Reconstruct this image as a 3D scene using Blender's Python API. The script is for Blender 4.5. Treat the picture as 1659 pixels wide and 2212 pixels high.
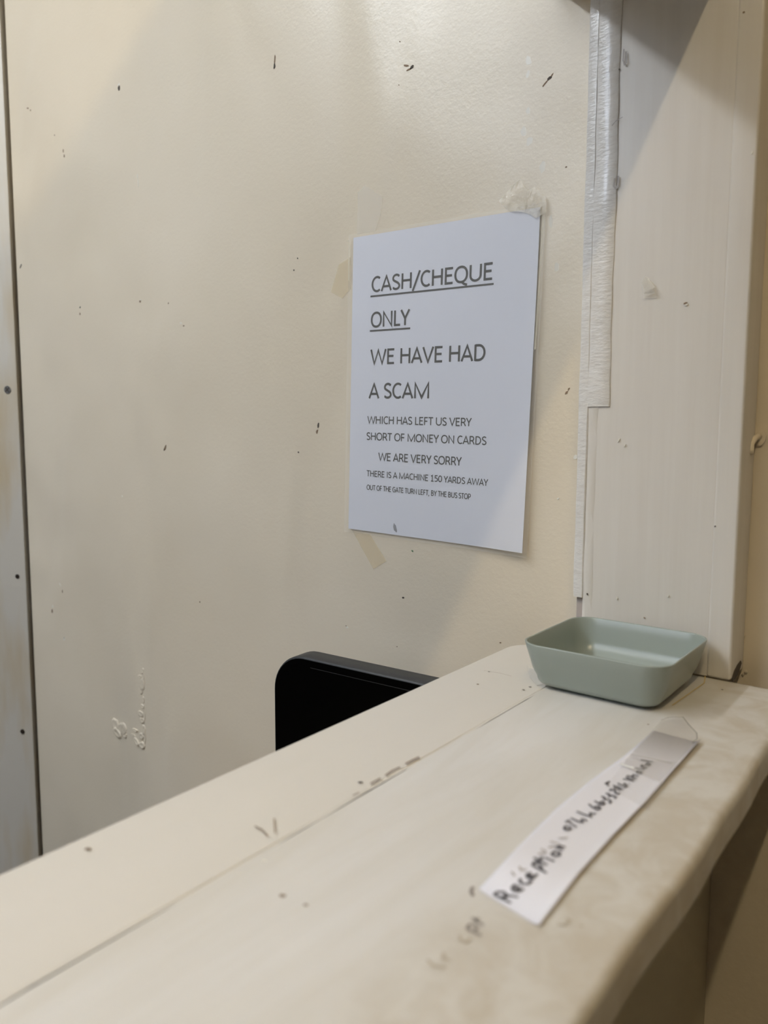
import bpy, bmesh, math, random
import numpy as np
from mathutils import Vector, Matrix
random.seed(7)
for o in list(bpy.data.objects): bpy.data.objects.remove(o)
scn = bpy.context.scene
# ------------------------------------------------------------------ camera
PW, PH, FPX = 1659.0, 2212.0, 1661.5
YAW, PITCH, ROLL = math.radians(37.824), math.radians(5.978), math.radians(-0.189)
CAMZ = 1.28
CY, SY = math.cos(YAW), math.sin(YAW)
FWD = Vector((-SY*math.cos(PITCH), CY*math.cos(PITCH), -math.sin(PITCH)))
R0 = Vector((CY, SY, 0)); D0 = FWD.cross(R0)
RGT = R0*math.cos(ROLL) + D0*math.sin(ROLL)
DWN = D0*math.cos(ROLL) - R0*math.sin(ROLL)
cam = bpy.data.cameras.new('camera'); camo = bpy.data.objects.new('camera', cam)
scn.collection.objects.link(camo); scn.camera = camo
m = Matrix((RGT, -DWN, -FWD)).transposed().to_4x4(); m.translation = (0, 0, CAMZ)
camo.matrix_world = m
cam.sensor_fit = 'VERTICAL'; cam.sensor_height = 36.0; cam.lens = FPX/PH*36.0
cam.clip_start = 0.02; cam.clip_end = 30
cam.dof.use_dof = True; cam.dof.focus_distance = 0.70; cam.dof.aperture_fstop = 7.2
# ------------------------------------------------------------------ world, exposure
w = bpy.data.worlds.new('world'); scn.world = w; w.use_nodes = True
w.node_tree.nodes['Background'].inputs[0].default_value = (0.8, 0.88, 1, 1)
w.node_tree.nodes['Background'].inputs[1].default_value = 0.05
scn.view_settings.view_transform = 'Standard'; scn.view_settings.look = 'None'
scn.view_settings.gamma = 1.0; scn.view_settings.use_curve_mapping = False
scn.view_settings.exposure = 0.0
# lamps: two fluorescent battens, one on each side of the partition header
PANEL = dict(x=-0.66, y=-1.25, wx=0.58, wy=1.16, z=2.54, col=(0.88, 0.93, 1.0), power=7.5)
PANEL2 = dict(x=-1.35, y=-2.0, wx=0.58, wy=1.16, z=2.54, col=(0.76, 0.84, 1.0), power=8.0)
COOL2 = dict(x=-1.15, y0=-0.85, y1=0.15, z=2.45, r=.030, col=(0.87, 0.93, 1.0), power=55)
WARM = dict(x=0.245, y0=-0.75, y1=-0.15, z=2.45, r=.013, col=(1.0, 0.81, 0.51), power=138)

YW, YJ, ZC = 0.621, 0.583, 1.10          # wall plane, jamb face, counter top
def ray(x, y): return RGT*((x-PW/2)/FPX) + DWN*((y-PH/2)/FPX) + FWD
def on_y(x, y, Y=YW): d = ray(x, y); return Vector((0, 0, CAMZ)) + d*(Y/d.y)
def on_z(x, y, Z=ZC): d = ray(x, y); return Vector((0, 0, CAMZ)) + d*((Z-CAMZ)/d.z)
# ------------------------------------------------------------------ materials
def srgb(r, g, b):
    f = lambda c: (c/255/12.92) if c/255 <= .04045 else ((c/255+.055)/1.055)**2.4
    return (f(r), f(g), f(b), 1)
def new_mat(name, col, rough=.5, metal=0, **kw):
    M = bpy.data.materials.new(name); M.use_nodes = True
    b = M.node_tree.nodes['Principled BSDF']
    b.inputs['Base Color'].default_value = col if len(col) == 4 else (*col, 1)
    b.inputs['Roughness'].default_value = rough; b.inputs['Metallic'].default_value = metal
    for k, v in kw.items(): b.inputs[k.replace('_', ' ')].default_value = v
    return M
def nd(M, t, **kw):
    n = M.node_tree.nodes.new(t)
    for k, v in kw.items(): setattr(n, k, v)
    return n
def lk(M, a, b): M.node_tree.links.new(a, b)
def coords(M, scale, rot=(0, 0, 0)):
    g = nd(M, 'ShaderNodeNewGeometry'); mp = nd(M, 'ShaderNodeMapping')
    lk(M, g.outputs['Position'], mp.inputs['Vector']); mp.inputs['Scale'].default_value = scale
    mp.inputs['Rotation'].default_value = rot
    return mp.outputs[0]
def noise(M, vec, scale, detail=3, rough=.5, dist=0):
    n = nd(M, 'ShaderNodeTexNoise'); lk(M, vec, n.inputs['Vector'])
    n.inputs['Scale'].default_value = scale; n.inputs['Detail'].default_value = detail
    n.inputs['Roughness'].default_value = rough; n.inputs['Distortion'].default_value = dist
    return n.outputs['Fac']
def ramp(M, fac, stops):
    r = nd(M, 'ShaderNodeValToRGB'); lk(M, fac, r.inputs[0])
    e = r.color_ramp.elements
    while len(e) < len(stops): e.new(.5)
    for el, (p, c) in zip(e, stops): el.position = p; el.color = c
    return r.outputs[0]
def mix(M, fac, a, b, mode='MIX'):
    n = nd(M, 'ShaderNodeMix', data_type='RGBA', blend_type=mode)
    for s, v in ((n.inputs[0], fac), (n.inputs[6], a), (n.inputs[7], b)):
        if hasattr(v, 'is_output'): lk(M, v, s)
        else: s.default_value = v
    return n.outputs[2]
def bump(M, hs):
    prev = None
    for h, strength, dist in hs:
        b = nd(M, 'ShaderNodeBump'); lk(M, h, b.inputs['Height'])
        b.inputs['Strength'].default_value = strength; b.inputs['Distance'].default_value = dist
        if prev: lk(M, prev, b.inputs['Normal'])
        prev = b.outputs[0]
    lk(M, prev, M.node_tree.nodes['Principled BSDF'].inputs['Normal'])
def base(M, c): lk(M, c, M.node_tree.nodes['Principled BSDF'].inputs['Base Color'])

def wall_paint(name, c1, c2, wavy=1.0, rough=.5):
    M = new_mat(name, c1, rough)
    v = coords(M, (1, 1, 1))
    base(M, mix(M, ramp(M, noise(M, v, 3.2, 4, .55), [(.35, (0, 0, 0, 1)), (.7, (1, 1, 1, 1))]), c1, c2))
    v2 = coords(M, (1.0, 1, .45), (0, math.radians(-20), 0))
    hs = [(noise(M, v, 260, 3), .22, .0010)]
    if wavy: hs.append((noise(M, v2, 5.0, 2.0, .45, .6), wavy, .022))
    bump(M, hs)
    return M
M_wall = wall_paint('cream_wall_paint', srgb(230, 219, 199), srgb(224, 212, 190), 1.0, .34)
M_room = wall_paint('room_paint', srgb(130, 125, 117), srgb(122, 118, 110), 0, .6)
M_ceil = new_mat('ceiling_paint', srgb(165, 163, 160), .8)
def white_gloss(name, c1, c2, bscale=(60, 60, 3), rough=.32, rel=.25):
    M = new_mat(name, c1, rough)
    v = coords(M, bscale); v1 = coords(M, (1, 1, 1))
    base(M, mix(M, ramp(M, noise(M, v, 1.6, 4, .6), [(.35, (0, 0, 0, 1)), (.68, (1, 1, 1, 1))]), c1, c2))
    bump(M, [(noise(M, v, 3, 4, .6), rel, .0006), (noise(M, v1, 60, 2), .15, .001)])
    return M
M_jamb = white_gloss('brushed_white_gloss', srgb(224, 220, 213), srgb(219, 214, 206), (60, 60, 2.5), .33, .15)
M_strip = white_gloss('thick_ropey_gloss', srgb(232, 230, 226), srgb(222, 218, 212), (50, 60, 130), .24, 1.0)
M_strip.node_tree.nodes['Principled BSDF'].inputs['Coat Weight'].default_value = .9
M_strip.node_tree.nodes['Principled BSDF'].inputs['Coat Roughness'].default_value = .14
M_recess = new_mat('recess_shade_grey', srgb(178, 168, 162), .7)  # grey puts the shade of the cut-off jamb recess into the colour
M_part = wall_paint('partition_paint', srgb(190, 182, 160), srgb(180, 172, 150), 0, .5)
# counter boards: brushed paint whose colour wanders along the brush direction
def counter_mat(name, c1, c2, c3):
    M = new_mat(name, c1, .38)
    v = coords(M, (26, 3.2, 26)); v1 = coords(M, (1, 1, 1))
    st = ramp(M, noise(M, v, 1.3, 5, .62, .5), [(.38, (0, 0, 0, 1)), (.66, (1, 1, 1, 1))])
    g = nd(M, 'ShaderNodeNewGeometry'); s = nd(M, 'ShaderNodeSeparateXYZ'); lk(M, g.outputs['Position'], s.inputs[0])
    ad = nd(M, 'ShaderNodeMath', operation='MULTIPLY_ADD'); lk(M, noise(M, v1, 14, 4, .6), ad.inputs[0])
    ad.inputs[1].default_value = .06; lk(M, s.outputs[0], ad.inputs[2])
    mr = nd(M, 'ShaderNodeMapRange'); lk(M, ad.outputs[0], mr.inputs[0])
    mr.inputs[1].default_value = -.125; mr.inputs[2].default_value = -.085
    c = mix(M, st, c1, c2)
    mot = ramp(M, noise(M, v1, 42, 4, .6, .6), [(.40, (0, 0, 0, 1)), (.62, (1, 1, 1, 1))])
    c3b = mix(M, mot, c3, c2)
    base(M, mix(M, mr.outputs[0], c, c3b))
    bump(M, [(noise(M, v, 4, 4, .6), .2, .0006), (noise(M, v1, 40, 3), .25, .0012)])
    return M
M_board = counter_mat('worn_white_counter_paint', srgb(218, 216, 213), srgb(208, 204, 196), srgb(194, 186, 172))
M_board2 = new_mat('cream_board_paint', srgb(222, 214, 200), .38)
v = coords(M_board2, (14, 3, 14))
base(M_board2, mix(M_board2, noise(M_board2, v, 1.5, 5, .6, .4), srgb(216, 211, 203), srgb(208, 203, 193)))
bump(M_board2, [(noise(M_board2, coords(M_board2, (1, 1, 1)), 45, 3), .25, .0010)])
M_metal = new_mat('painted_metal_frame', srgb(205, 202, 194), .36, .3)
v = coords(M_metal, (14, 14, 3))
base(M_metal, mix(M_metal, ramp(M_metal, noise(M_metal, v, 1.4, 3), [(.45, (0, 0, 0, 1)), (.7, (1, 1, 1, 1))]), srgb(226, 220, 208), srgb(214, 198, 168)))
M_dark = new_mat('dark_gap', srgb(38, 32, 28), .8)
M_screw = new_mat('zinc_screw', srgb(150, 150, 150), .35, .9)
M_rust = new_mat('dark_screw', srgb(52, 42, 34), .6, .5)
M_paper = new_mat('white_paper', srgb(226, 229, 240), .55)
M_strip_paper = new_mat('strip_paper', srgb(228, 227, 234), .55)
bump(M_paper, [(noise(M_paper, coords(M_paper, (1, 1, 1)), 11, 2), .25, .004)])
M_print = new_mat('black_print', srgb(20, 17, 18), .5)
M_ink = new_mat('grey_marker', srgb(96, 94, 100), .6)
M_ink2 = new_mat('faded_marker', srgb(176, 170, 166), .6)
M_ink3 = new_mat('faded_marker_on_counter', srgb(148, 140, 134), .6)
def film(name, tint, alpha, rough=.12, b=0):
    M = bpy.data.materials.new(name); M.use_nodes = True
    P = M.node_tree.nodes['Principled BSDF']
    P.inputs['Base Color'].default_value = tint; P.inputs['Roughness'].default_value = rough
    P.inputs['Alpha'].default_value = alpha; P.inputs['Specular IOR Level'].default_value = .6
    if b: bump(M, [(noise(M, coords(M, (1, 1, 1)), 170, 3, .6, 1.0), b, .002)])
    return M
M_lam = film('laminate_film', srgb(250, 248, 240), .08, .10)
bump(M_lam, [(noise(M_lam, coords(M_lam, (1, 1, 1)), 9, 2), .3, .004)])
M_tape = film('aged_clear_tape', srgb(250, 236, 206), .30, .25, .1)
M_tapec = film('crumpled_clear_tape', srgb(255, 248, 232), .26, .10, .7)
M_tapeg = film('grey_clear_tape', srgb(205, 198, 188), .24, .15, .15)
M_faint = film('tape_residue', srgb(255, 250, 240), .22, .4)
M_tray = new_mat('sage_plastic', srgb(148, 157, 150), .26)
M_blk = new_mat('black_screen', (0.0006, 0.0006, 0.0006, 1), .35, 0, Specular_IOR_Level=.06)
M_blkedge = new_mat('black_plastic', srgb(46, 47, 48), .5)
M_desk = new_mat('desk_laminate', srgb(150, 128, 100), .5)
M_chipb = new_mat('chipped_brown', srgb(140, 118, 96), .8)
M_chipd = new_mat('chipped_dark', srgb(84, 76, 68), .8)
M_chipw = new_mat('chip_pale', srgb(232, 228, 216), .5)
M_flake = new_mat('pale_paint_flake', srgb(232, 226, 212), .25)
M_green = new_mat('green_fleck', srgb(120, 140, 112), .8)
M_floor = wall_paint('floor_vinyl', srgb(92, 82, 70), srgb(80, 72, 62), 0, .5)
M_house = new_mat('lamp_housing', srgb(235, 235, 232), .5)
def emis(name, col, s):
    M = bpy.data.materials.new(name); M.use_nodes = True; t = M.node_tree
    t.nodes.remove(t.nodes['Principled BSDF']); e = t.nodes.new('ShaderNodeEmission')
    e.inputs[0].default_value = (*col, 1); e.inputs[1].default_value = s
    t.links.new(e.outputs[0], t.nodes['Material Output'].inputs[0]); return M
# ------------------------------------------------------------------ mesh helpers
def link(o, parent=None):
    scn.collection.objects.link(o)
    if parent: o.parent = parent
    return o
def mesh(name, vs, fs, mat, parent=None, smooth=False):
    me = bpy.data.meshes.new(name); me.from_pydata([tuple(v) for v in vs], [], fs); me.update()
    bm = bmesh.new(); bm.from_mesh(me); bmesh.ops.recalc_face_normals(bm, faces=bm.faces); bm.to_mesh(me); bm.free()
    if smooth:
        for p in me.polygons: p.use_smooth = True
    me.materials.append(mat)
    o = bpy.data.objects.new(name, me)
    link(o)
    if parent:
        o.parent = parent; o.matrix_parent_inverse = parent.matrix_world.inverted() if parent.type != 'EMPTY' else Matrix.Translation(-parent.location)
    return o
def empty(name, loc, label, cat, group=None):
    o = bpy.data.objects.new(name, None); o.location = loc; o.empty_display_size = .02; link(o)
    o['label'] = label; o['category'] = cat
    if group: o['group'] = group
    return o
def tag(o, label, cat, group=None):
    o['label'] = label; o['category'] = cat
    if group: o['group'] = group
    return o
def struct(o, label, cat='wall'):
    o['kind'] = 'structure'; o['label'] = label; o['category'] = cat; return o
def wn(o):
    for p in o.data.polygons: p.use_smooth = True
    m_ = o.modifiers.new('wn', 'WEIGHTED_NORMAL'); m_.mode = 'FACE_AREA'; m_.weight = 100
def box(name, x0, x1, y0, y1, z0, z1, mat, parent=None, bevel=0, seg=2):
    bm = bmesh.new()
    bmesh.ops.create_cube(bm, size=1)
    for v in bm.verts:
        v.co = Vector(((x0+x1)/2 + v.co.x*(x1-x0), (y0+y1)/2 + v.co.y*(y1-y0), (z0+z1)/2 + v.co.z*(z1-z0)))
    if bevel: bmesh.ops.bevel(bm, geom=bm.edges[:], offset=bevel, segments=seg, profile=.5, affect='EDGES')
    me = bpy.data.meshes.new(name); bm.to_mesh(me); bm.free(); me.materials.append(mat)
    o = bpy.data.objects.new(name, me); link(o)
    if bevel and seg > 1: wn(o)
    if parent:
        o.parent = parent
        if parent.type == 'EMPTY': o.matrix_parent_inverse = Matrix.Translation(-parent.location)
    return o
def prism(name, outline, off, mat, parent=None, bevel=0, seg=2):
    """outline: list of Vectors (planar); off: Vector extrusion"""
    n = len(outline)
    vs = [Vector(p) for p in outline] + [Vector(p)+off for p in outline]
    fs = [tuple(range(n)), tuple(range(n, 2*n))] + [(i, (i+1) % n, n+(i+1) % n, n+i) for i in range(n)]
    o = mesh(name, vs, fs, mat, parent)
    if bevel:
        bm = bmesh.new(); bm.from_mesh(o.data)
        es = [e for e in bm.edges if any(len(f.verts) > 4 for f in e.link_faces) or True]
        bmesh.ops.bevel(bm, geom=es, offset=bevel, segments=seg, profile=.5, affect='EDGES')
        bm.to_mesh(o.data); bm.free()
        for p in o.data.polygons: p.use_smooth = True
    return o
def rrect(cx, cy, hx, hy, r, n=8):
    pts = []
    for sx, sy, a0 in ((1, 1, 0), (-1, 1, 90), (-1, -1, 180), (1, -1, 270)):
        for i in range(n+1):
            a = math.radians(a0 + 90*i/n)
            pts.append((cx+sx*(hx-r)+r*math.cos(a), cy+sy*(hy-r)+r*math.sin(a)))
    return pts
def tube(name, a, b, r, mat, parent=None, n=16):
    a, b = Vector(a), Vector(b); d = (b-a).normalized(); u = d.orthogonal().normalized(); q = d.cross(u)
    vs = []
    for c in (a, b):
        for i in range(n):
            t = 2*math.pi*i/n; vs.append(c+u*r*math.cos(t)+q*r*math.sin(t))
    fs = [tuple(range(n)), tuple(range(n, 2*n))]+[(i, (i+1) % n, n+(i+1) % n, n+i) for i in range(n)]
    return mesh(name, vs, fs, mat, parent)
def strokes(name, polys, widths, to3, nrm, mat, parent=None, lift=.0002):
    """flat ribbons; polys are 2D polylines, to3 maps them to the carrier plane"""
    vs, fs = [], []
    for poly, wd in zip(polys, widths):
        P = [to3(*p)+nrm*lift for p in poly]
        if len(P) < 2: continue
        closed = (P[0]-P[-1]).length < 1e-6
        L = []
        for i, p in enumerate(P):
            a = P[i-1] if i > 0 else (P[-2] if closed else P[0]); b = P[i+1] if i < len(P)-1 else (P[1] if closed else P[-1])
            d1 = (p-a); d2 = (b-p)
            if d1.length < 1e-9: d1 = d2
            if d2.length < 1e-9: d2 = d1
            d1.normalize(); d2.normalize()
            t = (d1+d2); t = t.normalized() if t.length > .2 else d1
            s = nrm.cross(t).normalized()
            k = max(.5, abs(nrm.cross(d1).normalized().dot(s)))
            L.append((p+s*wd/2/k, p-s*wd/2/k))
        o = len(vs)
        for q in L: vs.extend(q)
        for i in range(len(L)-1): fs.append((o+2*i, o+2*i+1, o+2*i+3, o+2*i+2))
    me = bpy.data.meshes.new(name); me.from_pydata([tuple(v) for v in vs], [], fs); me.update()
    me.materials.append(mat); o = bpy.data.objects.new(name, me); link(o)
    if parent:
        o.parent = parent
        if parent.type == 'EMPTY': o.matrix_parent_inverse = Matrix.Translation(-parent.location)
    return o
# ------------------------------------------------------------------ structure
XG = -1.2085                                    # where the big wall panel ends at the frame
wall = struct(box('wall_back', XG, 1.5, YW, YW+.08, 0, 2.55, M_wall), 'large cream painted wall with chips and smudges behind the sign')
struct(box('wall_left', -2.08, -2.0, -2.7, YW+.08, 0, 2.55, M_room), 'cream side wall of the reception room')
struct(box('wall_right', 1.5, 1.58, -2.7, YW+.08, 0, 2.55, M_room), 'cream side wall of the lobby')
struct(box('wall_front', -2.0, 1.5, -2.78, -2.7, 0, 2.55, M_room), 'cream wall behind the camera')
struct(box('floor', -2.08, 1.58, -2.78, YW+.08, -.05, 0, M_floor), 'brown vinyl floor', 'floor')
struct(box('ceiling', -2.08, 1.58, -2.78, YW+.08, 2.55, 2.6, M_ceil), 'white ceiling', 'ceiling')
struct(box('wall_partition', -.257, -.149, -1.6, -.9, 0, 2.55, M_room), 'partition wall beside the reception hatch')
# header across the hatch
struct(box('trim_1', -.257, -.149, -.9, YW-.0005, 1.621, 2.15, M_jamb, None, .002), 'white painted header beam over the hatch', 'beam')
struct(box('trim_4', -.3065, -.2575, -.9, YW-.0005, 1.645, 1.665, M_jamb, None, .002), 'white head board ledge along the header', 'beam')
# metal door frame at the left edge
FA = math.radians(22); FR = Vector((XG-.0045, YW-.006, 0)); FU = Vector((-math.cos(FA), -math.sin(FA), 0)); FN = Vector((math.sin(FA), -math.cos(FA), 0))
fr = struct(prism('trim_2', [FR, FR+FU*.16, FR+FU*.16-FN*.045, FR-FN*.045], Vector((0, 0, 2.55)), M_metal, None), 'painted metal door frame with screws at far left', 'door frame')
box('gap_shade', XG-.0045, XG, YW+.008, YW+.03, 0, 2.55, M_dark, fr)  # dark strip painted in for the shade inside the gap
struct(box('wall_corner', -2.0, -1.30, YW+.06, YW+.14, 0, 2.55, M_room), 'cream wall beyond the metal frame')
def on_frame(px, py):
    d = ray(px, py); o = Vector((0, 0, CAMZ)); return o+d*((FR-o).dot(FN)/d.dot(FN))
def screw(px, py, r, cross, mat):
    c = on_frame(px, py)
    pts = [c+FU*r*math.cos(a)+Vector((0, 0, r*math.sin(a))) for a in [2*math.pi*i/14 for i in range(14)]]
    s = prism('screw', pts, FN*.0012, mat, fr)
    if cross:
        q = lambda u, v: c+FU*u+FN*.0013+Vector((0, 0, v))
        strokes('screw_slot', [[(-r*.6, r*.5), (r*.6, -r*.5)], [(-r*.5, -r*.6), (r*.5, r*.6)]], [r*.28]*2, q, FN, M_chipd, s)
screw(17, 842, .0062, True, M_screw)
screw(38, 1245, .0036, False, M_rust)
screw(49, 1580, .0040, False, M_rust)
# ------------------------------------------------------------------ partition under the counter
struct(box('wall_counter', -.262, -.149, -1.6, YW-.0005, 0, 1.079, M_part), 'painted partition wall carrying the counter')
# ------------------------------------------------------------------ counter
ct = empty('counter', (-.2, .1, 1.0795), 'long worn white painted wooden counter ledge running to the wall', 'counter')
def board(name, x0, x1, y0, y1, z0, z1, mat, edge_r, corner_r=.002):
    # rounded profile on +X edge, swept along Y; small radius elsewhere
    prof = []
    n = 6
    rl = .0012
    for i in range(n+1):
        a = math.pi/2*i/n; prof.append((x1-edge_r+edge_r*math.sin(a), z1-edge_r+edge_r*math.cos(a)))
    for i in range(n+1):
        a = math.pi/2*i/n; prof.append((x1-edge_r*.6+edge_r*.6*math.cos(a), z0+edge_r*.6-edge_r*.6*math.sin(a)))
    prof += [(x0, z0), (x0, z1-rl), (x0+rl, z1)]
    ys = [y0+(y1-.004-y0)*i/60 for i in range(61)]+[y1-.0015, y1]
    vs, fs = [], []
    for k, y in enumerate(ys):
        wob = .0009*math.sin(y*23)+.0006*math.sin(y*61+1)
        for (x, z) in prof:
            ins = .0015 if k == len(ys)-1 else 0
            xx = x+wob*(1 if x > (x0+x1)/2 else 0)
            vs.append((xx, y, z-ins if z > (z0+z1)/2 else z))
    m_ = len(prof)
    for k in range(len(ys)-1):
        for i in range(m_): fs.append((k*m_+i, k*m_+(i+1) % m_, (k+1)*m_+(i+1) % m_, (k+1)*m_+i))
    fs += [tuple(range(m_)), tuple(range((len(ys)-1)*m_, len(ys)*m_))]
    o = mesh(name, vs, fs, mat, ct)
    wn(o)
    return o
board('board', -.2335, -.0855, -.9, .5845, 1.0795, ZC, M_board, .0045)
# inner narrow board with rounded end corner
out = []
x0, x1, y0, y1 = -.3065, -.2345, -.9, .586
out = [(x1, y0), (x1, y1)]
for i in range(9):
    a = math.radians(90+90*i/8); out.append((x0+.022+.022*math.cos(a), y1-.022+.022*math.sin(a)))
out.append((x0, y0))
ib = prism('board', [Vector((x, y, 1.0795)) for x, y in out], Vector((0, 0, .0200)), M_board2, ct)
mb = ib.modifiers.new('b', 'BEVEL'); mb.width = .0018; mb.segments = 3; mb.limit_method = 'ANGLE'
wn(ib)
# paint filler ridge along the joint
vs, fs = [], []
N = 90
for i in range(N+1):
    y = -.85+(1.40)*i/N; h = .0004+.0004*random.random(); xw = .0008+.0008*random.random(); xc = -.234+.0005*math.sin(y*40)
    vs += [(xc-xw, y, ZC-.0012), (xc, y, ZC-.0004+h*.6), (xc+xw, y, ZC-.0002)]
for i in range(N):
    fs += [(3*i, 3*i+1, 3*i+4, 3*i+3), (3*i+1, 3*i+2, 3*i+5, 3*i+4)]
mesh('joint_filler', vs, fs, M_board2, ct, True)
# ------------------------------------------------------------------ jamb
jb = bpy.data.objects.new('trim_3', None); jb.location = (-.195, YJ, 1.1); link(jb)
struct(jb, 'white gloss painted jamb post beside the sign, standing on the counter', 'post')
def jbox(name, xa, xb, ya, z0, z1, mat, bev=.0015): return box(name, xa, xb, ya, YW-.0003, z0, z1, mat, jb, bev, 2)
ZT = 1.6205
jbox('backing', -.2560, -.2430, YJ+.0012, 1.1465, ZT, M_jamb, .0006)
jbox('panel', -.2478, -.1500, YJ+.0006, ZC+.0003, ZT, M_jamb, .0012)
jbox('edge_bead', -.1512, -.1338, YJ, ZC+.0003, ZT, M_jamb, .0022)
def wavy_strip(name, xa, xb, ya, z0, z1, mat, amp, tilt=0):
    vs, fs = [], []; n = 120
    for i in range(n+1):
        z = z0+(z1-z0)*i/n
        wl = amp*math.sin(z*47)+amp*.6*math.sin(z*131+2); wr = amp*math.sin(z*39+1)+amp*.5*math.sin(z*170)
        d = amp*.5*math.sin(z*90)
        e = .0006 if i not in (0, n) else .0012
        vs += [(xa+wl, YW-.0003, z), (xa+wl, ya+e+d+tilt, z), (xa+wl+.0008, ya+d+tilt, z), (xb+wr-.0008, ya+d, z), (xb+wr, ya+e+d, z), (xb+wr, YW-.0003, z)]
    for i in range(n):
        for k in range(6): fs.append((6*i+k, 6*i+(k+1) % 6, 6*i+6+(k+1) % 6, 6*i+6+k))
    fs += [tuple(range(6)), tuple(range(6*n, 6*n+6))]
    o = mesh(name, vs, fs, mat, jb, True)
    o.modifiers.new('e', 'EDGE_SPLIT').split_angle = math.radians(40)
    return o
wavy_strip('outer_strip', -.2570, -.2488, YJ-.0002, 1.1465, ZT, M_strip, .00015, .0004)
wavy_strip('inner_strip', -.2492, -.2405, YJ+.0004, ZC+.0003, 1.30, M_jamb, .0004, .0003)
wavy_strip('ropey_strip', -.2494, -.2318, YJ-.0006, 1.30, ZT, M_strip, .0004, .0003)
box('recess_block', -.2555, -.2490, YJ+.004, YW-.0003, 1.1285, 1.1465, M_recess, jb, .0006)
box('recess_foot', -.2540, -.2490, YJ+.006, YW-.0003, ZC+.0003, 1.1280, M_jamb, jb, .0006)
# ------------------------------------------------------------------ little marks
def blob(name, c, w_, h_, rot, mat, parent, nrm=Vector((0, -1, 0)), up=Vector((0, 0, 1)), t=.0004, n=10, jag=.35, seed=0):
    rnd = random.Random(seed); rt = up.cross(nrm).normalized(); vs = []
    for i in range(n):
        a = 2*math.pi*i/n; k = 1-jag*rnd.random()
        u, v_ = w_/2*k*math.cos(a), h_/2*k*math.sin(a)
        u, v_ = u*math.cos(rot)-v_*math.sin(rot), u*math.sin(rot)+v_*math.cos(rot)
        vs.append(c+rt*u+up*v_)
    return prism(name, vs, nrm*t, mat, parent)
PX = 1/1661.5
def wmark(px, py, w_, h_, deg, mat, name='paint_chip', plane=YW, parent=None, jag=.45, t=.0004):
    c = on_y(px, py, plane); z = (c-Vector((0, 0, CAMZ))).dot(FWD)
    # widths given in photo pixels; the wall is seen at a slant
    blob(name, c, w_*z*PX/.79, h_*z*PX, math.radians(deg), mat, parent or wall, jag=jag, t=.0001 if mat.name == 'pale_paint_flake' else t, seed=int(px*7+py))
for a in [(257, 190, 8, 13, 0, M_chipd), (257, 183, 9, 6, 0, M_chipw), (594, 128, 4, 20, -8, M_chipb), (593, 143, 5, 14, -10, M_chipd), (877, 142, 13, 6, -15, M_chipb), (890, 145, 11, 8, 20, M_chipd), (884, 150, 14, 4, 10, M_chipb),
          (1187, 169, 12, 8, 25, M_chipd), (1177, 181, 17, 4, 42, M_chipb), (1192, 163, 9, 3, 50, M_chipb), (60, 234, 9, 4, -20, M_chipb), (66, 238, 3, 5, 0, M_chipb), (118, 292, 3, 4, 0, M_chipb),
          (137, 326, 3, 9, 5, M_chipb), (139, 337, 4, 8, 0, M_chipb), (45, 575, 9, 5, 45, M_chipd), (173, 664, 5, 4, 40, M_chipd), (173, 678, 4, 6, 0, M_chipb), (303, 651, 5, 7, 0, M_chipb), (304, 648, 5, 3, 0, M_chipw), (364, 655, 3, 5, 0, M_chipb),
          (391, 698, 8, 5, -20, M_chipw), (397, 704, 5, 4, 0, M_chipb), (635, 584, 4, 5, 0, M_chipd), (643, 558, 3, 4, 0, M_chipd), (688, 919, 5, 14, -10, M_chipd), (685, 932, 5, 13, -20, M_chipb), (357, 967, 5, 17, -28, M_chipb), (355, 971, 3, 8, -20, M_chipd), (645, 977, 4, 4, 0, M_chipd),
          (871, 1291, 5, 5, 0, M_chipd), (891, 1190, 6, 6, -30, M_green), (1224, 848, 4, 12, -35, M_chipb), (1229, 840, 3, 8, -40, M_chipb), (113, 1320, 5, 12, 0, M_chipb), (114, 1310, 4, 8, 0, M_chipw), (139, 1380, 7, 9, 0, M_chipw), (139, 1378, 3, 4, 0, M_chipb),
          (130, 1263, 9, 4, -45, M_chipw), (135, 1278, 3, 10, 0, M_chipb), (297, 380, 3, 12, 0, M_chipw), (299, 395, 3, 22, 0, M_chipw), (432, 1300, 3, 5, 0, M_chipb), (1223, 361, 5, 3, 20, M_chipb), (864, 90, 3, 4, 0, M_chipb), (862, 184, 3, 3, 0, M_chipb),
          (750, 1355, 6, 4, 0, M_chipw), (858, 1397, 3, 3, 0, M_chipb), (748, 1352, 4, 2, 0, M_chipb), (264, 1072, 5, 4, 0, M_chipw), (1081, 1388, 5, 3, 20, M_chipb), (1206, 1077, 6, 4, 30, M_chipw), (1243, 988, 8, 14, 10, M_chipw),
          (1142, 130, 12, 28, 10, M_flake), (1140, 160, 8, 22, -10, M_flake), (1131, 285, 16, 26, 20, M_flake), (1144, 305, 14, 22, -40, M_flake), (1172, 360, 13, 38, -4, M_flake), (1203, 577, 12, 26, 0, M_flake), (1190, 480, 9, 34, 0, M_flake), (1140, 240, 10, 20, 0, M_flake)]:
    wmark(*a)
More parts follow.
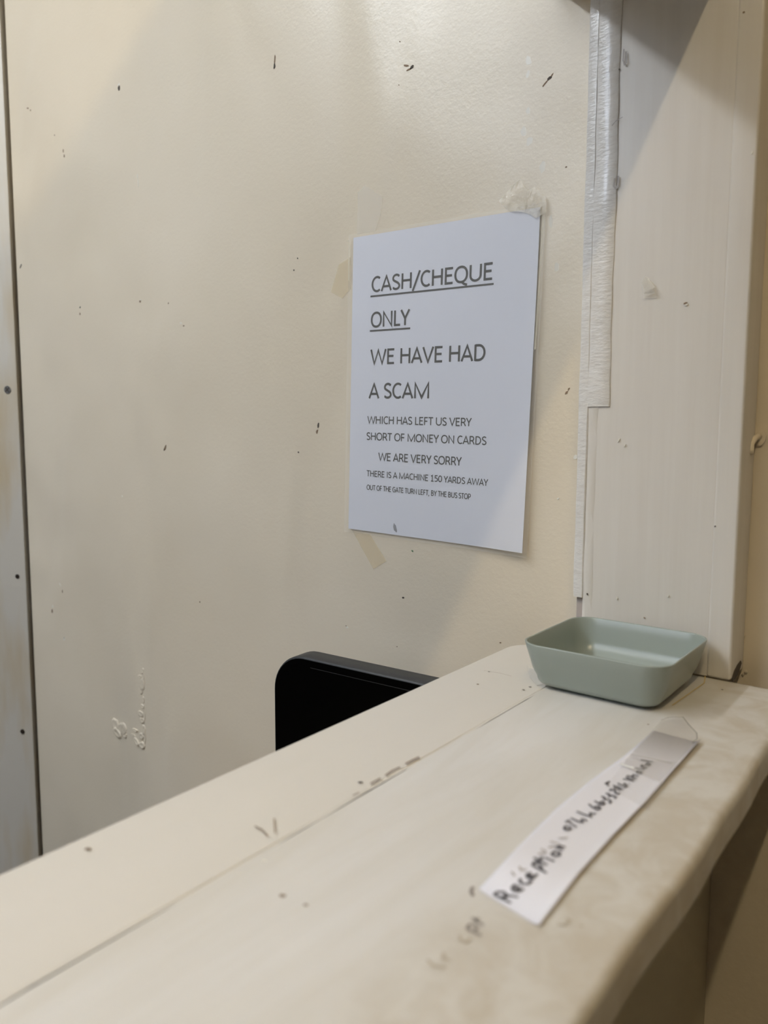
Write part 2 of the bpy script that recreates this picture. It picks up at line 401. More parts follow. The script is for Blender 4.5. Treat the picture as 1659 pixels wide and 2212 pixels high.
# peeled plaster patch low on the left of the wall: overlapping raised crusts
def crust(px, py, w_, h_, deg, t):
    c = on_y(px, py); z = (c-Vector((0, 0, CAMZ))).dot(FWD)
    W_, H_ = w_*z*PX/.5, h_*z*PX*1.35; t *= .8
    rnd = random.Random(int(px*3+py)); vs, fs = [], []; n = 12; rt = Vector((1, 0, 0)); up = Vector((0, 0, 1))
    ro = math.radians(deg)
    rings = ((1.0, 0.0), (.88, 1.0), (.6, .8), (.35, .55))
    js = [1-.3*rnd.random() for _ in range(n)]
    for s, hh in rings:
        for i in range(n):
            a = 2*math.pi*i/n; u, v_ = W_/2*s*js[i]*math.cos(a), H_/2*s*js[i]*math.sin(a)
            u, v_ = u*math.cos(ro)-v_*math.sin(ro), u*math.sin(ro)+v_*math.cos(ro)
            vs.append(c+rt*u+up*v_+Vector((0, -t*hh*(.8+.4*rnd.random()), 0)))
    for k in range(3):
        for i in range(n): fs.append((k*n+i, k*n+(i+1) % n, (k+1)*n+(i+1) % n, (k+1)*n+i))
    fs.append(tuple(range(3*n, 4*n)))
    mesh('plaster_flake', vs, fs, M_wall, wall, True)
for a in [(250, 1565, 16, 26, 20, .0022), (254, 1582, 20, 16, -25, .0028), (268, 1574, 14, 22, 10, .002), (270, 1588, 9, 10, 0, .002),
          (308, 1450, 5, 14, -30, .0012), (303, 1462, 8, 8, 0, .0014), (307, 1478, 11, 26, 0, .0013), (305, 1492, 7, 14, 0, .0012), (310, 1512, 5, 14, 0, .0010), (308, 1526, 10, 8, 0, .0015), (305, 1542, 12, 12, 0, .0018), (308, 1556, 10, 12, 0, .0018),
          (311, 1577, 8, 22, 0, .0014), (312, 1540, 4, 40, 0, .0010), (313, 1590, 5, 30, 0, .0012), (311, 1470, 4, 34, 0, .0010), (262, 1574, 20, 22, 30, .0016), (293, 1577, 12, 6, 0, .002), (288, 1588, 10, 5, 0, .0016), (296, 1602, 14, 9, -40, .0024), (308, 1610, 12, 14, 0, .0026), (306, 1590, 12, 12, 0, .0018)]:
    crust(*a)
# marks on the jamb
def jmark(px, py, w_, h_, deg, mat, name='paint_chip', t=.0004): wmark(px, py, w_, h_, deg, mat, name, YJ, jb, t=t)
for a in [(1607, 27, 5, 5, 0, M_chipb), (1480, 655, 9, 5, 20, M_chipb), (1483, 658, 7, 6, 0, M_chipw), (1545, 1137, 3, 4, 0, M_chipd), (1338, 150, 3, 4, 0, M_chipd), (1392, 1334, 4, 3, 0, M_chipb), (1269, 1283, 4, 6, 0, M_chipd), (1333, 1292, 3, 8, 0, M_chipw), (1444, 1287, 3, 7, -20, M_chipw),
          (1337, 950, 3, 14, -30, M_chipw), (1350, 962, 3, 10, -30, M_chipw), (1625, 330, 4, 9, -20, M_chipw)]:
    jmark(*a)
Jn = Vector((0, -1, 0))
def jp(x, y): return on_y(x, y, YJ-.0006)
M_drip = new_mat('grey_drip_paint', srgb(158, 150, 142), .3)  # darker grey of the drip loops on the jamb
dr = strokes('paint_drip', [[(1348, 106), (1346, 130), (1349, 141), (1353, 136), (1353, 112)], [(1328, 385), (1326, 402), (1331, 407), (1335, 400), (1336, 380)], [(1322, 272), (1330, 262), (1345, 253)]], [.0009, .0013, .0005], jp, Jn, M_drip, jb)
# ragged hole low on the right side of the jamb, and a hook on the wall
blob('paint_hole', Vector((-.1338, .6000, 1.1035)), .030, .011, .25, M_chipd, jb, nrm=Vector((1, 0, 0)), t=.0004, n=9, seed=4)
for (px, py, s) in [(1614, 1238, 6), (1612, 1252, 5), (1609, 1372, 5), (1606, 1388, 5), (1604, 1425, 6), (1612, 1450, 7), (1617, 1150, 4), (1620, 1100, 4), (1606, 1455, 6)]:
    wmark(px, py, s*.7, s*1.3, 20, M_wall, 'paint_crust', t=.0016)
# painted-over cup hook screwed into the wall beside the jamb
hk = empty('wall_hook', on_y(1622, 945), 'small painted-over hook on the wall right of the white post', 'hook')
hc = on_y(1637, 946, YW)
def curve_tube(name, pts, rad, mat, parent, n=10):
    vs, fs = [], []
    for i, p in enumerate(pts):
        a = pts[max(0, i-1)]; b = pts[min(len(pts)-1, i+1)]; d = (b-a).normalized(); u = d.orthogonal().normalized()
        u = (Vector((1, 0, 0))-d*d.x); u = u.normalized() if u.length > .1 else d.orthogonal().normalized()
        q = d.cross(u); r = rad[i]
        for k in range(n):
            t = 2*math.pi*k/n; vs.append(p+u*r*math.cos(t)+q*r*math.sin(t))
    for i in range(len(pts)-1):
        for k in range(n): fs.append((i*n+k, i*n+(k+1) % n, (i+1)*n+(k+1) % n, (i+1)*n+k))
    fs += [tuple(range(n)), tuple(range((len(pts)-1)*n, len(pts)*n))]
    return mesh(name, vs, fs, mat, parent, True)
hb = on_y(1640, 955, YW)
blob('hook_plate', hb+Vector((0, -.0002, .004)), .010, .014, .2, M_wall, hk, t=.0014, n=12, jag=.12, seed=3)
curve_tube('hook_arm', [hb+Vector(q) for q in ((0, -.001, .004), (-.0015, -.006, .003), (-.003, -.0105, -.001), (-.0028, -.0125, -.006), (-.0018, -.0135, -.0085))], [.0022, .0021, .0021, .0024, .0016], M_wall, hk)
curve_tube('hook_pin', [on_y(1615, 945, YW)+Vector(q) for q in ((0, -.0005, 0), (.002, -.004, .0006), (.0055, -.0065, -.001))], [.0022, .0016, .0014], M_wall, hk)
# ------------------------------------------------------------------ notice
SO = on_y(766.4, 514.5, YW); SA = math.radians(1.38)
UX = Vector((math.cos(SA), 0, -math.sin(SA))); UZ = Vector((-math.sin(SA), 0, -math.cos(SA)))
def sp(u, v, d=.0026):
    return SO + UX*u/1000 + UZ*v/1000 + Vector((0, -(d+lift(u, v)), 0))
def lift(u, v):      # bottom right corner stands off the wall a little
    a = max(0, (u-110)/100); b = max(0, (v-60)/240)
    return .0055*a*a*b
sg = empty('notice', SO+UX*.105+UZ*.3, 'laminated white A4 notice in black capitals taped to the cream wall', 'sign')
def sheet(name, u0, v0, u1, v1, d, mat, t=.0003, nu=14, nv=18):
    vs, fs = [], []
    for s in (0, 1):
        for j in range(nv+1):
            for i in range(nu+1): vs.append(sp(u0+(u1-u0)*i/nu, v0+(v1-v0)*j/nv, d-s*t))
    K = (nu+1)*(nv+1)
    for s in (0, 1):
        for j in range(nv):
            for i in range(nu):
                a = s*K+j*(nu+1)+i; fs.append((a, a+1, a+nu+2, a+nu+1))
    rim = [i for i in range(nu+1)]+[j*(nu+1)+nu for j in range(1, nv+1)]+[nv*(nu+1)+i for i in range(nu-1, -1, -1)]+[j*(nu+1) for j in range(nv-1, 0, -1)]
    for a, b in zip(rim, rim[1:]+rim[:1]): fs.append((a, b, K+b, K+a))
    return mesh(name, vs, fs, mat, sg)
sheet('paper', 0, 0, 208.6, 299.2, .0022, M_paper)
lamf = sheet('laminate_pouch', -5.5, -3.2, 214.2, 303.0, .0030, M_lam, .0002)
SN = Vector((0, -1, 0))
# letters drawn as pen paths: cap height 1, condensed humanist capitals
def arc(cx, cy, rx, ry, a0, a1, n=14):
    return [(cx+rx*math.cos(math.radians(a0+(a1-a0)*i/n)), cy+ry*math.sin(math.radians(a0+(a1-a0)*i/n))) for i in range(n+1)]
def sarc(cx, cy, rx, ry, a0, a1, n=16, p=.86):   # slightly squared bowl
    o = []
    for i in range(n+1):
        a = math.radians(a0+(a1-a0)*i/n); c, s = math.cos(a), math.sin(a)
        o.append((cx+rx*math.copysign(abs(c)**p, c), cy+ry*math.copysign(abs(s)**p, s)))
    return o
G = {
 'A': (.915, [[(.05, 0), (.455, .95), (.86, 0)], [(.19, .30), (.72, .30)]]),
 'B': (.861, [[(.15, 0), (.15, 1), ], [(.15, .95), (.42, .95)]+arc(.42, .735, .22, .215, 90, -90)+[(.15, .52)], [(.42, .52)]+arc(.45, .285, .27, .235, 90, -90)+[(.15, .05)]]),
 'C': (.843, [arc(.50, .5, .40, .46, 52, 308, 22)]),
 'D': (.973, [[(.15, 0), (.15, 1)], [(.15, .95), (.40, .95)]+arc(.40, .5, .42, .45, 90, -90, 18)+[(.15, .05)]]),
 'E': (.772, [[(.68, .95), (.15, .95), (.15, .05), (.68, .05)], [(.15, .52), (.62, .52)]]),
 'F': (.727, [[(.64, .95), (.15, .95), (.15, 0)], [(.15, .49), (.60, .49)]]),
 'G': (.998, [arc(.53, .5, .43, .46, 50, 275, 20)+[(.72, .08), (.86, .16), (.86, .48), (.56, .48)]]),
 'H': (.986, [[(.15, 0), (.15, 1)], [(.836, 0), (.836, 1)], [(.15, .53), (.836, .53)]]),
 'I': (.399, [[(.20, 0), (.20, 1)]]),
 'L': (.665, [[(.15, 1), (.15, .05), (.63, .05)]]),
 'M': (1.353, [[(.15, 0), (.15, .97), (.676, .06), (1.2, .97), (1.2, 0)]]),
 'N': (1.021, [[(.15, 0), (.15, .95), (.87, .05), (.87, 1)]]),
 'O': (1.048, [sarc(.524, .5, .43, .46, 0, 360, 30, .93)]),
 'P': (.817, [[(.15, 0), (.15, .95), (.40, .95)]+arc(.43, .68, .28, .27, 90, -90)+[(.15, .41)]]),
 'Q': (1.065, [sarc(.524, .5, .43, .46, 0, 360, 30, .93), [(.58, .06), (.74, -.08), (.98, -.16)]]),
 'R': (.859, [[(.15, 0), (.15, .95), (.42, .95)]+arc(.43, .70, .25, .25, 90, -90)+[(.15, .45)], [(.42, .45), (.56, .36), (.78, 0)]]),
 'S': (.727, [[(.62, .86)]+arc(.375, .735, .265, .225, 48, 205, 12)+[(.22, .58), (.50, .44)]+arc(.355, .255, .275, .21, 28, -140, 12)+[(.09, .13)]]),
 'T': (.771, [[(.02, .95), (.75, .95)], [(.385, .95), (.385, 0)]]),
 'U': (1.015, [[(.14, 1), (.14, .36)]+arc(.507, .36, .367, .32, 180, 360, 14)+[(.874, 1)]]),
 'V': (.898, [[(.05, 1), (.45, .04), (.85, 1)]]),
 'W': (1.408, [[(.06, 1), (.36, .04), (.704, .94), (1.05, .04), (1.35, 1)]]),
 'Y': (.771, [[(.03, 1), (.385, .44), (.74, 1)], [(.385, .46), (.385, 0)]]),
 '/': (.611, [[(.02, -.2), (.57, 1.06)]]),
 ',': (.395, [[(.22, .10), (.12, -.18)]]),
 '1': (.802, [[(.16, .82), (.42, .97), (.42, .03)], [(.16, .04), (.68, .04)]]),
 '5': (.802, [[(.66, .95), (.2, .95), (.19, .57), (.36, .6)]+arc(.36, .32, .31, .28, 80, -115, 14)+[(.12, .1)]]),
 '0': (.802, [sarc(.401, .5, .305, .46, 0, 360, 28, .93)]),
 ' ': (.358, [])}
def text_line(s, u0, u1, base_, cap, wgt=.148, ul=None):
    adv = sum(G[c][0] for c in s); first, last = G[s[0]], G[s[-1]]
    xs = []; x = 0
    for c in s:
        for pl in G[c][1]: xs += [x+p[0] for p in pl]
        x += G[c][0]
    lo, hi = min(xs)-wgt/2, max(xs)+wgt/2
    k = (u1-u0)/(hi-lo); x = 0; P = []
    for c in s:
        for pl in G[c][1]:
            P.append([(u0+(x+p[0]-lo)*k, base_-p[1]*cap) for p in pl])
        x += G[c][0]
    W_ = [wgt*cap/1000]*len(P)
    o = strokes('lettering', P, W_, lambda u, v: sp(u, v, .0022), SN, M_print, sg, .00018)
    if ul: strokes('underline', [[(ul[0], ul[2]), (ul[1], ul[2])]], [.0017], lambda u, v: sp(u, v, .0022), SN, M_print, sg, .0002)
text_line('CASH/CHEQUE', 25.2, 165.2, 56.2, 14.9, ul=(24.0, 165.9, 60.2))
text_line('ONLY', 25.2, 74.0, 91.0, 14.9, ul=(24.1, 74.6, 94.3))
text_line('WE HAVE HAD', 25.2, 160.3, 127.8, 14.8)
text_line('A SCAM', 24.0, 99.2, 161.9, 15.0)
text_line('WHICH HAS LEFT US VERY', 23.0, 148.4, 187.6, 7.6)
text_line('SHORT OF MONEY ON CARDS', 22.4, 165.3, 204.3, 7.6)
text_line('WE ARE VERY SORRY', 38.4, 138.9, 224.8, 8.0)
text_line('THERE IS A MACHINE 150 YARDS AWAY', 23.2, 168.9, 241.8, 6.1)
text_line('OUT OF THE GATE TURN LEFT, BY THE BUS STOP', 24.0, 150.4, 255.8, 5.2)
def smudge(u, v, w_, h_, mat):
    blob('smudge', sp(u, v, .0022)+Vector((0, -.0002, 0)), w_, h_, .3, mat, sg, t=.0001, n=14, jag=.3, seed=int(u))
M_smudge = film('grey_smudge', srgb(120, 118, 120), .30, .6)
smudge(62, 292, .0045, .011, M_smudge)
# tapes of the notice
def tape_poly(name, pts, mat, label, d=.0040, nsub=0, par=None, cat='tape', jit=0):
    P = [SO+UX*u/1000+UZ*v/1000+Vector((0, -d, 0)) for u, v in pts]
    c = sum(P, Vector())/len(P)
    if not nsub: o = prism(name, P, Vector((0, -.00012, 0)), mat, par)
    else:
        bm = bmesh.new(); f = bm.faces.new([bm.verts.new(p) for p in P])
        bmesh.ops.triangulate(bm, faces=bm.faces[:])
        for _ in range(nsub): bmesh.ops.subdivide_edges(bm, edges=bm.edges[:], cuts=1, use_grid_fill=True)
        rnd = random.Random(5)
        for v in bm.verts:
            if not v.is_boundary or rnd.random() < .5: v.co += Vector((rnd.uniform(-1, 1)*.0004, -abs(rnd.gauss(0, jit)), rnd.uniform(-1, 1)*.0004))
        me = bpy.data.meshes.new(name); bm.to_mesh(me); bm.free(); me.materials.append(mat); o = bpy.data.objects.new(name, me); link(o)
        o.modifiers.new('s', 'SOLIDIFY').thickness = .0001
    if label: tag(o, label, cat)
    return o
tape_poly('tape', [(-21.0, 24.0), (-5, 18), (-4, 50), (-15.5, 58.8), (-31.5, 50.9)], M_tape, 'yellowed clear tape stuck beside the upper left edge of the notice', .0004)
tape_poly('tape', [(168.6, -10.7), (179, -19), (188.8, -25.4), (197, -15), (203, -17), (214.1, -7.0), (215.6, 5.3), (206, 9), (195, 3), (178.2, -1.0)], M_tapec, 'crumpled clear tape at the upper right corner of the notice', .0036, 2, jit=.0006)
tape_poly('tape', [(3.9, 301), (27.9, 302.5), (50.5, 327.9), (33.7, 338.8)], M_tape, 'yellowed clear tape slanting down below the notice', .0004)
tape_poly('tape_residue', [(3.3, -44.2), (12, -50), (35.5, -35.8), (33, -18), (27.0, -3.8), (3.1, -3.4)], M_faint, 'faint pinkish tape mark on the wall above the notice', .0002, cat='tape mark')
# curled film edges of the pouch that catch the light
M_clear = film('pouch_edge', srgb(236, 228, 206), .55, .08)
for pts in ([(-5.5, 2), (-4, 8), (-4.6, 20), (-4.2, 42)], [(212.3, 8), (211.6, 60), (211.0, 120)]):
    strokes('pouch_edge', [pts], [.0016], lambda u, v: sp(u, v, .0034), SN, M_clear, sg)
# tape remnant on the jamb
tr = empty('tape_remnant', on_y(1402, 622, YJ), 'small crumpled scrap of clear tape stuck on the white post', 'tape')
pp = [on_y(x, y, YJ-.0004) for x, y in ((1386, 612), (1397, 597), (1404, 604), (1417, 618), (1420, 643), (1390, 645))]
o = prism('tape_scrap', pp, Vector((0, -.0002, 0)), film('scrap_film', srgb(244, 240, 230), .2, .2), tr)
for tri in ([(1386, 612), (1397, 597), (1403, 610), (1392, 628)], [(1400, 600), (1418, 621), (1402, 632), (1388, 630)], [(1390, 634), (1410, 624), (1418, 634), (1394, 640)]):
    q = [on_y(x, y, YJ-.0008) for x, y in tri]; q[1] += Vector((0, -.003, 0)); q[2] += Vector((0, -.0015, 0))
    mesh('tape_fold', q, [(0, 1, 2), (0, 2, 3)], film('fold_film', srgb(244, 240, 230), .45, .15), tr)
# ------------------------------------------------------------------ tray
def make_tray():
    t = empty('tray', (-.2, .52, ZC), 'sage green rounded rectangular plastic dish on the counter against the white post', 'dish')
    x0, x1, y0, y1, H = TR
    cx, cy, hx, hy = (x0+x1)/2, (y0+y1)/2, (x1-x0)/2, (y1-y0)/2
    R = .017; th = .0017
    prof = []   # (inset, z, corner radius)
    zb = .0022
    ot = .0085
    def outer(z): return ot*(1-(z-zb)/(H-zb))
    prof.append((ot+.010, zb)); prof.append((ot+.006, zb))
    for i in range(1, 7):
        a = math.pi/2*i/6; prof.append((ot+.006-.006*math.sin(a)*1.0-.0003, zb+.006*(1-math.cos(a))))
    for i in range(1, 5): z = zb+.006+(H-.0008-zb-.006)*i/4; prof.append((outer(z), z))
    prof += [(.0003, H-.0003), (th/2, H), (th-.0003, H-.0003), (th, H-.0009)]
    for i in range(1, 5): z = H-.0009-(H-.0009-zb-.008)*i/4; prof.append((outer(z)+th, z))
    for i in range(1, 6):
        a = math.pi/2*i/5; prof.append((ot+th+.007*(1-math.cos(a)), zb+.008-.0062*math.sin(a)))
    prof.append((ot+th+.02, zb+.0018))
    vs, fs = [], []; n = 4*11
    for ins, z in prof:
        r = max(.003, R-ins*.6)
        for (x, y) in rrect(cx, cy, hx-ins, hy-ins, r, 10): vs.append((x, y, ZC+z))
    for k in range(len(prof)-1):
        for i in range(n): fs.append((k*n+i, k*n+(i+1) % n, (k+1)*n+(i+1) % n, (k+1)*n+i))
    fs += [tuple(range(n)), tuple(range((len(prof)-1)*n, len(prof)*n))]
    b = mesh('bowl', vs, fs, M_tray, t, True)
    # foot ring
    vs, fs = [], []
    for ins, z in ((.0165, .0001), (.0165, .0024), (.0185, .0024), (.0185, .0001)):
        for (x, y) in rrect(cx, cy, hx-ins, hy-ins, .008, 10): vs.append((x, y, ZC+z))
    for k in range(4):
        for i in range(n): fs.append((k*n+i, k*n+(i+1) % n, ((k+1) % 4)*n+(i+1) % n, ((k+1) % 4)*n+i))
    mesh('foot_ring', vs, fs, M_tray, t, True)
    return t
TR = (-.2500, -.1455, .4735, .5775, .0335)
make_tray()
# yellow light reflected by the tray, painted as a line on the counter
def cpoly(name, px, mat, parent=None, z=.0003, t=.0001):
    return prism(name, [on_z(x, y, ZC+z) for x, y in px], Vector((0, 0, t)), mat, parent)
M_caustic = new_mat('caustic_yellow', srgb(214, 188, 120), .3)
CN = Vector((0, 0, 1))
cz = lambda x, y: on_z(x, y, ZC+.0002)
tag(strokes('caustic_line', [[(1452, 1524), (1480, 1505), (1521, 1476), (1527, 1440)]], [.0008], cz, CN, M_caustic), 'thin yellow line of reflected light painted on the counter right of the green dish', 'painted light')
# ------------------------------------------------------------------ paper strip with handwriting
ps = empty('paper_strip', on_z(1280, 1790), 'white paper strip handwritten Reception and a phone number, taped to the counter', 'note')
Lp = [(1035, 1925), (1120, 1830), (1200, 1750), (1275, 1688), (1345, 1637), (1412, 1580)]
Rp = [(1165, 2005), (1252, 1893), (1325, 1812), (1395, 1740), (1452, 1675), (1513, 1607)]
vs, fs = [], []
NL = len(Lp); NC = 14
for s in (0, 1):
    for j in range(NL):
        a, b = on_z(*Lp[j]), on_z(*Rp[j])
        for i in range(NC+1):
            f = i/NC; p = a.lerp(b, f); h = .0004+.0022*max(0, (f-.84)/.16)**2*(.35+.65*(j/(NL-1)))+.0006*max(0, .1-f)*10*(1 if j == 0 else 0)
            p.z = ZC+h+s*.00015; vs.append(p)
K = NL*(NC+1)
for s in (0, 1):
    for j in range(NL-1):
        for i in range(NC):
            a = s*K+j*(NC+1)+i; fs.append((a, a+1, a+NC+2, a+NC+1))
rim = list(range(NC+1))+[j*(NC+1)+NC for j in range(1, NL)]+[(NL-1)*(NC+1)+i for i in range(NC-1, -1, -1)]+[j*(NC+1) for j in range(NL-2, 0, -1)]
for a, b in zip(rim, rim[1:]+rim[:1]): fs.append((a, b, K+b, K+a))
mesh('paper', vs, fs, M_strip_paper, ps, True)
cA = lambda x, y: on_z(1180+x/6.381, 1620+y/6.381, ZC+.0008)
cB = lambda x, y: on_z(900+x/4.1475, 1780+y/4.1475, ZC+.0006)
WB = .0014
recep = [[(690, 635), (845, 712)], [(692, 632), (730, 612), (780, 612), (805, 640), (785, 662), (745, 662)], [(775, 662), (820, 645), (862, 648), (910, 660)],
 [(862, 596), (905, 590), (912, 566), (880, 550), (855, 572), (868, 602), (912, 608), (958, 582)],
 [(935, 492), (922, 515), (945, 540), (1000, 540), (1030, 508)],
 [(990, 478), (1028, 470), (1015, 443), (985, 456), (995, 486), (1035, 492), (1082, 448)],
 [(1035, 372), (1165, 443)], [(1038, 374), (1055, 345), (1100, 362), (1122, 398), (1085, 405)],
 [(1048, 302), (1105, 335), (1168, 372)], [(1072, 352), (1130, 298)],
 [(1148, 305), (1235, 337)],
 [(1212, 268), (1240, 248), (1278, 256), (1278, 282), (1240, 292), (1212, 280), (1212, 268)],
 [(1238, 205), (1312, 236)], [(1262, 218), (1282, 196), (1332, 212)]]
strokes('handwriting', recep, [WB]*len(recep), cB, CN, M_ink, ps)
num = [[(245, 1075), (272, 1055), (318, 1062), (338, 1088), (300, 1106), (258, 1102), (245, 1075)],
 [(265, 1000), (305, 978), (345, 1020), (415, 1066)],
 [(338, 938), (430, 985), (492, 1002), (487, 950)], [(487, 950), (525, 962), (565, 976)],
 [(418, 848), (520, 892), (610, 922), (605, 868)], [(605, 868), (645, 880), (685, 884)],
 [(585, 748), (640, 795), (700, 824), (742, 812), (722, 778), (680, 783), (668, 806)],
 [(668, 702), (712, 738), (765, 758), (803, 744), (780, 714), (748, 722), (735, 748)],
 [(752, 650), (790, 648), (806, 672), (796, 690)], [(806, 680), (850, 680), (888, 702), (876, 740)],
 [(815, 604), (855, 604), (872, 630), (860, 645)], [(872, 634), (915, 632), (955, 650), (950, 672)],
 [(868, 562), (905, 545), (945, 562), (962, 612)], [(962, 612), (1005, 600), (985, 618)],
 [(985, 512), (935, 496), (950, 538), (1000, 530), (985, 512)], [(985, 512), (1012, 562)], [(975, 500), (1050, 552)],
 [(985, 458), (1040, 496), (1085, 518), (1112, 495), (1085, 470), (1058, 484)],
 [(1136, 468), (1146, 474)],
 [(1055, 402), (1130, 412), (1208, 436)], [(1098, 366), (1140, 400)], [(1125, 408), (1208, 405)],
 [(1112, 350), (1240, 402)], [(1180, 376), (1205, 345), (1270, 366)],
 [(1240, 318), (1268, 292), (1312, 306), (1290, 328), (1245, 322)], [(1290, 300), (1332, 316)],
 [(1222, 250), (1350, 276)],
 [(1300, 236), (1345, 222), (1322, 210), (1305, 232), (1345, 256), (1392, 244)],
 [(1372, 208), (1402, 180), (1432, 198), (1408, 220), (1372, 208)], [(1302, 140), (1468, 166)]]
strokes('handwriting', num, [.00125]*len(num), cA, CN, M_ink, ps)
strokes('handwriting', [[(806, 470), (872, 434)], [(815, 462), (862, 504)], [(838, 452), (850, 480)]], [.0009]*3, cA, CN, M_ink, ps)
strokes('ghost_writing', [[(920, 382), (935, 418), (985, 412)], [(850, 430), (880, 470)], [(1085, 270), (1160, 262)], [(1110, 225), (1160, 250)], [(1196, 160), (1270, 178)], [(1275, 132), (1355, 125)], [(1180, 215), (1230, 200)]], [.0010]*7, cB, CN, M_ink2, ps)
# writing left on the counter paint itself
cC = lambda x, y: on_z(900+x/4.1475, 1780+y/4.1475, ZC+.00005)
gh = strokes('old_handwriting', [[(505, 565), (486, 605), (505, 650)], [(440, 932), (580, 1006)], [(450, 928), (478, 902), (520, 905), (545, 940), (515, 962)], [(492, 840), (600, 912)], [(520, 872), (560, 846)]], [.0016, .0013, .0012, .0012, .0012], cC, CN, M_ink3)
tag(gh, 'old marker letters half rubbed off the counter beside the paper strip', 'writing')
M_ink4 = new_mat('nearly_gone_marker', srgb(184, 174, 158), .6)
for pls, lab in (([[(385, 1000), (395, 1048), (445, 1062), (482, 1022)], [(245, 1155), (235, 1208), (292, 1218)], [(95, 1218), (150, 1276), (262, 1292)]], 'very faint rubbed-out marker letters on the nearest part of the counter'),
                 ([[(1262, 902), (1320, 912), (1372, 872), (1345, 842)], [(1462, 920), (1490, 914)]], 'faint rubbed grey smudge on the counter right of the strip near end')):
    tag(strokes('old_handwriting', pls, [.0012]*len(pls), cC, CN, M_ink4), lab, 'writing')
# tape over the far end of the strip
zt = .0034
def tp(x, y, z): return on_z(x, y, ZC+z)
tape_pts = [(1428, 1556, .0010), (1445, 1550, .0012), (1475, 1549, .0022), (1488, 1566, .0034), (1505, 1584, .0040), (1506, 1597, .0034), (1497, 1606, .0026), (1452, 1662, .0018), (1426, 1690, .0014), (1345, 1655, .0010), (1352, 1640, .0010), (1390, 1600, .0010)]
T = empty('tape', on_z(1430, 1610), 'clear sticky tape holding the far end of the paper strip', 'tape')
mesh('tape_band', [tp(*p) for p in tape_pts], [tuple(range(len(tape_pts)))], M_tapeg, T)
mesh('tape_band', [tp(1352, 1640, .0013), tp(1462, 1645, .0024), tp(1400, 1750, .0019), tp(1310, 1700, .0012)], [(0, 1, 2, 3)], film('clear_tape_thin', srgb(216, 212, 206), .10, .12), T)
mesh('tape_highlight', [tp(1338, 1652, .0016), tp(1341, 1648, .0016), tp(1370, 1657, .0022), tp(1368, 1661, .0014)], [(0, 1, 2, 3)], film('tape_glint', srgb(240, 240, 238), .85, .1), T)  # pale sliver with the tape's highlight put into its colour
M_edge = film('tape_edge', srgb(120, 112, 100), .6, .3)
for pl_ in ([(1428, 1556), (1445, 1550), (1475, 1549), (1488, 1566), (1505, 1584), (1506, 1597), (1497, 1604)], [(1362, 1630), (1410, 1640), (1452, 1650)]): strokes('tape_edge', [pl_], [.0006], lambda x, y: on_z(x, y, ZC+.0032), CN, M_edge, T)
# old tape trace under the left of the dish, cracks, nicks on the counter
tag(cpoly('tape_trace', [(1140, 1440), (1155, 1446), (1175, 1478), (1160, 1480), (1145, 1464)], M_faint), 'pale scrap of old tape under the left side of the green dish', 'tape mark')
M_crack = new_mat('crack_brown', srgb(140, 122, 104), .8)
for pl_, w_ in zip([[(905, 1635), (893, 1641), (876, 1650)], [(864, 1657), (848, 1664), (832, 1675)], [(822, 1681), (800, 1693)], [(776, 1712), (762, 1719)], [(1045, 1449), (1078, 1454), (1105, 1461)], [(550, 1785), (566, 1793), (578, 1806)], [(592, 1768), (594, 1800)]], [.0012, .0010, .0010, .0008, .0003, .0008, .0006]):
    strokes('joint_crack', [pl_], [w_], cz, CN, M_crack, ct)
for (x, y, w_, mt) in [(1131, 1490, .0012, M_chipd), (1145, 1484, .0014, M_chipd), (1160, 1480, .0012, M_chipw), (778, 1690, .0018, M_chipd), (1032, 1478, .0014, M_chipb), (1056, 1451, .001, M_chipd), (190, 1834, .0022, M_crack), (610, 1935, .0022, M_crack), (660, 1955, .0014, M_crack), (570, 1860, .0016, M_chipw), (1560, 1490, .0010, M_chipd), (1400, 1565, .001, M_crack)]:
    blob('paint_nick', on_z(x, y, ZC+.00005), w_*1.6, w_, .5, mt, ct, nrm=CN, up=Vector((0, 1, 0)), t=.0002, seed=x)
# joint dashes further down
# ------------------------------------------------------------------ desk and monitor behind the counter
dk = empty('desk', (-.5, .3, 0), 'low reception desk behind the counter, below the black monitor', 'desk')
box('desk_top', -.78, -.264, -.3, .60, .715, .74, M_desk, dk, .002)
for (x, y) in ((-.75, -.27), (-.29, -.27), (-.75, .57), (-.29, .57)): box('leg', x-.02, x+.02, y-.02, y+.02, 0, .715, M_blkedge, dk, .002)
MY = .485                                       # front plane of the screen at its left edge
pl = on_y(592.5, 1560, MY); pt = on_y(690, 1434.5, MY)
mon = empty('monitor', (pl.x+.11, MY+.01, .74), 'black monitor with rounded corners standing behind the counter', 'monitor')
ang = math.radians(3.0)
def mp_(u, v, d): return Vector((pl.x+u*math.cos(ang)-d*math.sin(ang), MY+u*math.sin(ang)+d*math.cos(ang), v))
WM, ZTm, ZBm, RM, TH = .232, pt.z+.0018, .80, .036, .024
outl = rrect(WM/2, (ZTm+ZBm)/2, WM/2, (ZTm-ZBm)/2, RM, 12)
vs, fs = [], []; n = len(outl)
prof = [(.0, .003), (.0008, .0012), (.003, 0)]
rings = [(0.0, TH-.003), (0, .003), (.0008, .0008), (.003, 0)]
rings = [(.003, TH), (.0, TH-.003), (0, .002), (.0006, .0005), (.0018, 0)]
for ins, d in rings:
    for (u, v) in rrect(WM/2, (ZTm+ZBm)/2, WM/2-ins, (ZTm-ZBm)/2-ins, RM-ins, 12): vs.append(mp_(u, v, d))
for k in range(len(rings)-1):
    for i in range(n): fs.append((k*n+i, k*n+(i+1) % n, (k+1)*n+(i+1) % n, (k+1)*n+i))
fs += [tuple(range(n)), tuple(range((len(rings)-1)*n, len(rings)*n))]
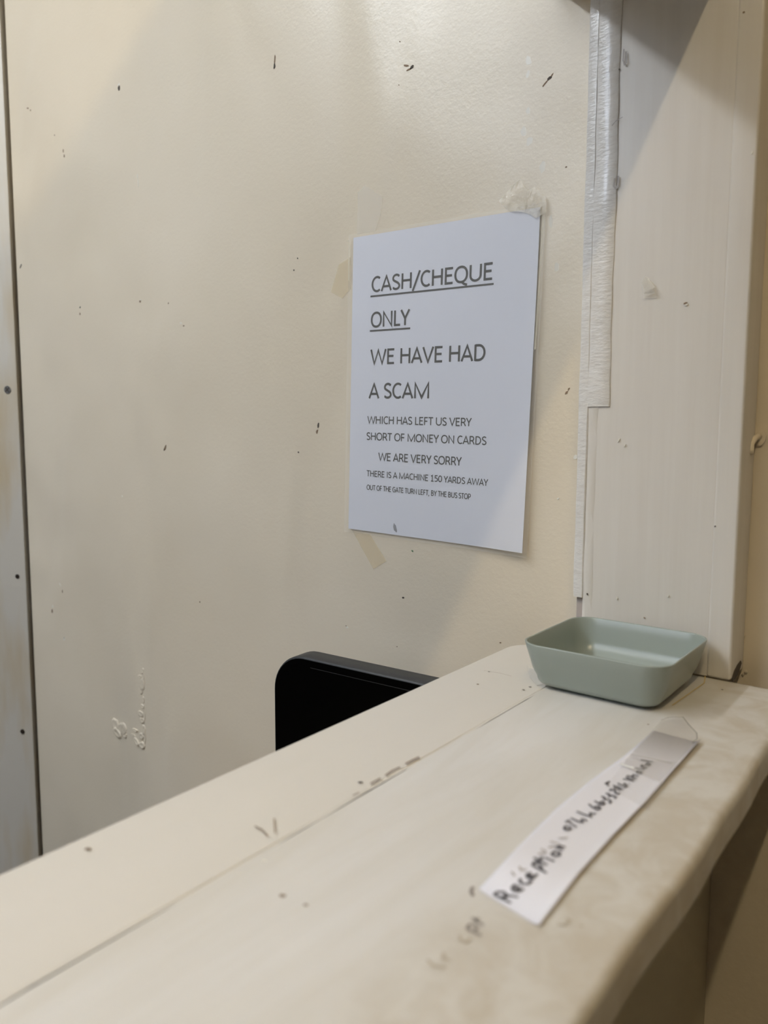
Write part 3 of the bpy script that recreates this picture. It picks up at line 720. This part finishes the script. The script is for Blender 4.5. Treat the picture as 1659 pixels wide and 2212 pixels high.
ms = mesh('casing', vs, fs, M_blkedge, mon, True); ms.modifiers.new('e', 'EDGE_SPLIT').split_angle = math.radians(60)
prism('screen', [mp_(u, v, -.0003) for u, v in rrect(WM/2, (ZTm+ZBm)/2, WM/2-.0018, (ZTm-ZBm)/2-.0018, RM-.0018, 12)], Vector((0, .0006, 0)), M_blk, mon)
strokes('bezel_line', [[(.045, ZTm-.008), (WM-.02, ZTm-.008)]], [.0005], lambda u, v: mp_(u, v, -.0006), Vector((0, -1, 0)), M_blkedge, mon)
box('stand_neck', pl.x+.09, pl.x+.14, MY+.03, MY+.05, .748, .87, M_blkedge, mon, .003)
box('stand_foot', pl.x+.04, pl.x+.19, MY-.03, MY+.09, .7402, .75, M_blkedge, mon, .003)
# ------------------------------------------------------------------ lamps
def batten(L, label):
    t = empty('ceiling_light', (L['x'], (L['y0']+L['y1'])/2, 2.55), label, 'lamp')
    box('housing', L['x']-.03, L['x']+.03, L['y0']-.03, L['y1']+.03, 2.495, 2.549, M_house, t, .004)
    tube('lamp_tube', (L['x'], L['y0'], L['z']), (L['x'], L['y1'], L['z']), L['r'], emis('tube_glow', L['col'], L['power']), t, 12)
    for y in (L['y0']-.012, L['y1']+.012):
        box('lamp_holder', L['x']-.014, L['x']+.014, y-.011, y+.011, L['z']-.016, 2.50, M_house, t, .002)
for PANEL, lab_ in ((PANEL, 'square-edged cool white light panel in the reception ceiling'), (PANEL2, 'bluish white light panel in the ceiling at the back of the reception')):
  t = empty('ceiling_light', (PANEL['x'], PANEL['y'], 2.55), lab_, 'lamp')
  px_, py_, hx_, hy_ = PANEL['x'], PANEL['y'], PANEL['wx']/2, PANEL['wy']/2
  box('panel_frame', px_-hx_-.02, px_+hx_+.02, py_-hy_-.02, py_+hy_+.02, 2.541, 2.5495, M_house, t)
  box('diffuser', px_-hx_, px_+hx_, py_-hy_, py_+hy_, 2.536, 2.5405, emis('panel_glow', PANEL['col'], PANEL['power']), t)
batten(COOL2, 'cool white fluorescent batten on the reception ceiling nearest the metal frame')
batten(WARM, 'short warm white batten on the lobby side ceiling')
bpy.context.view_layer.update()
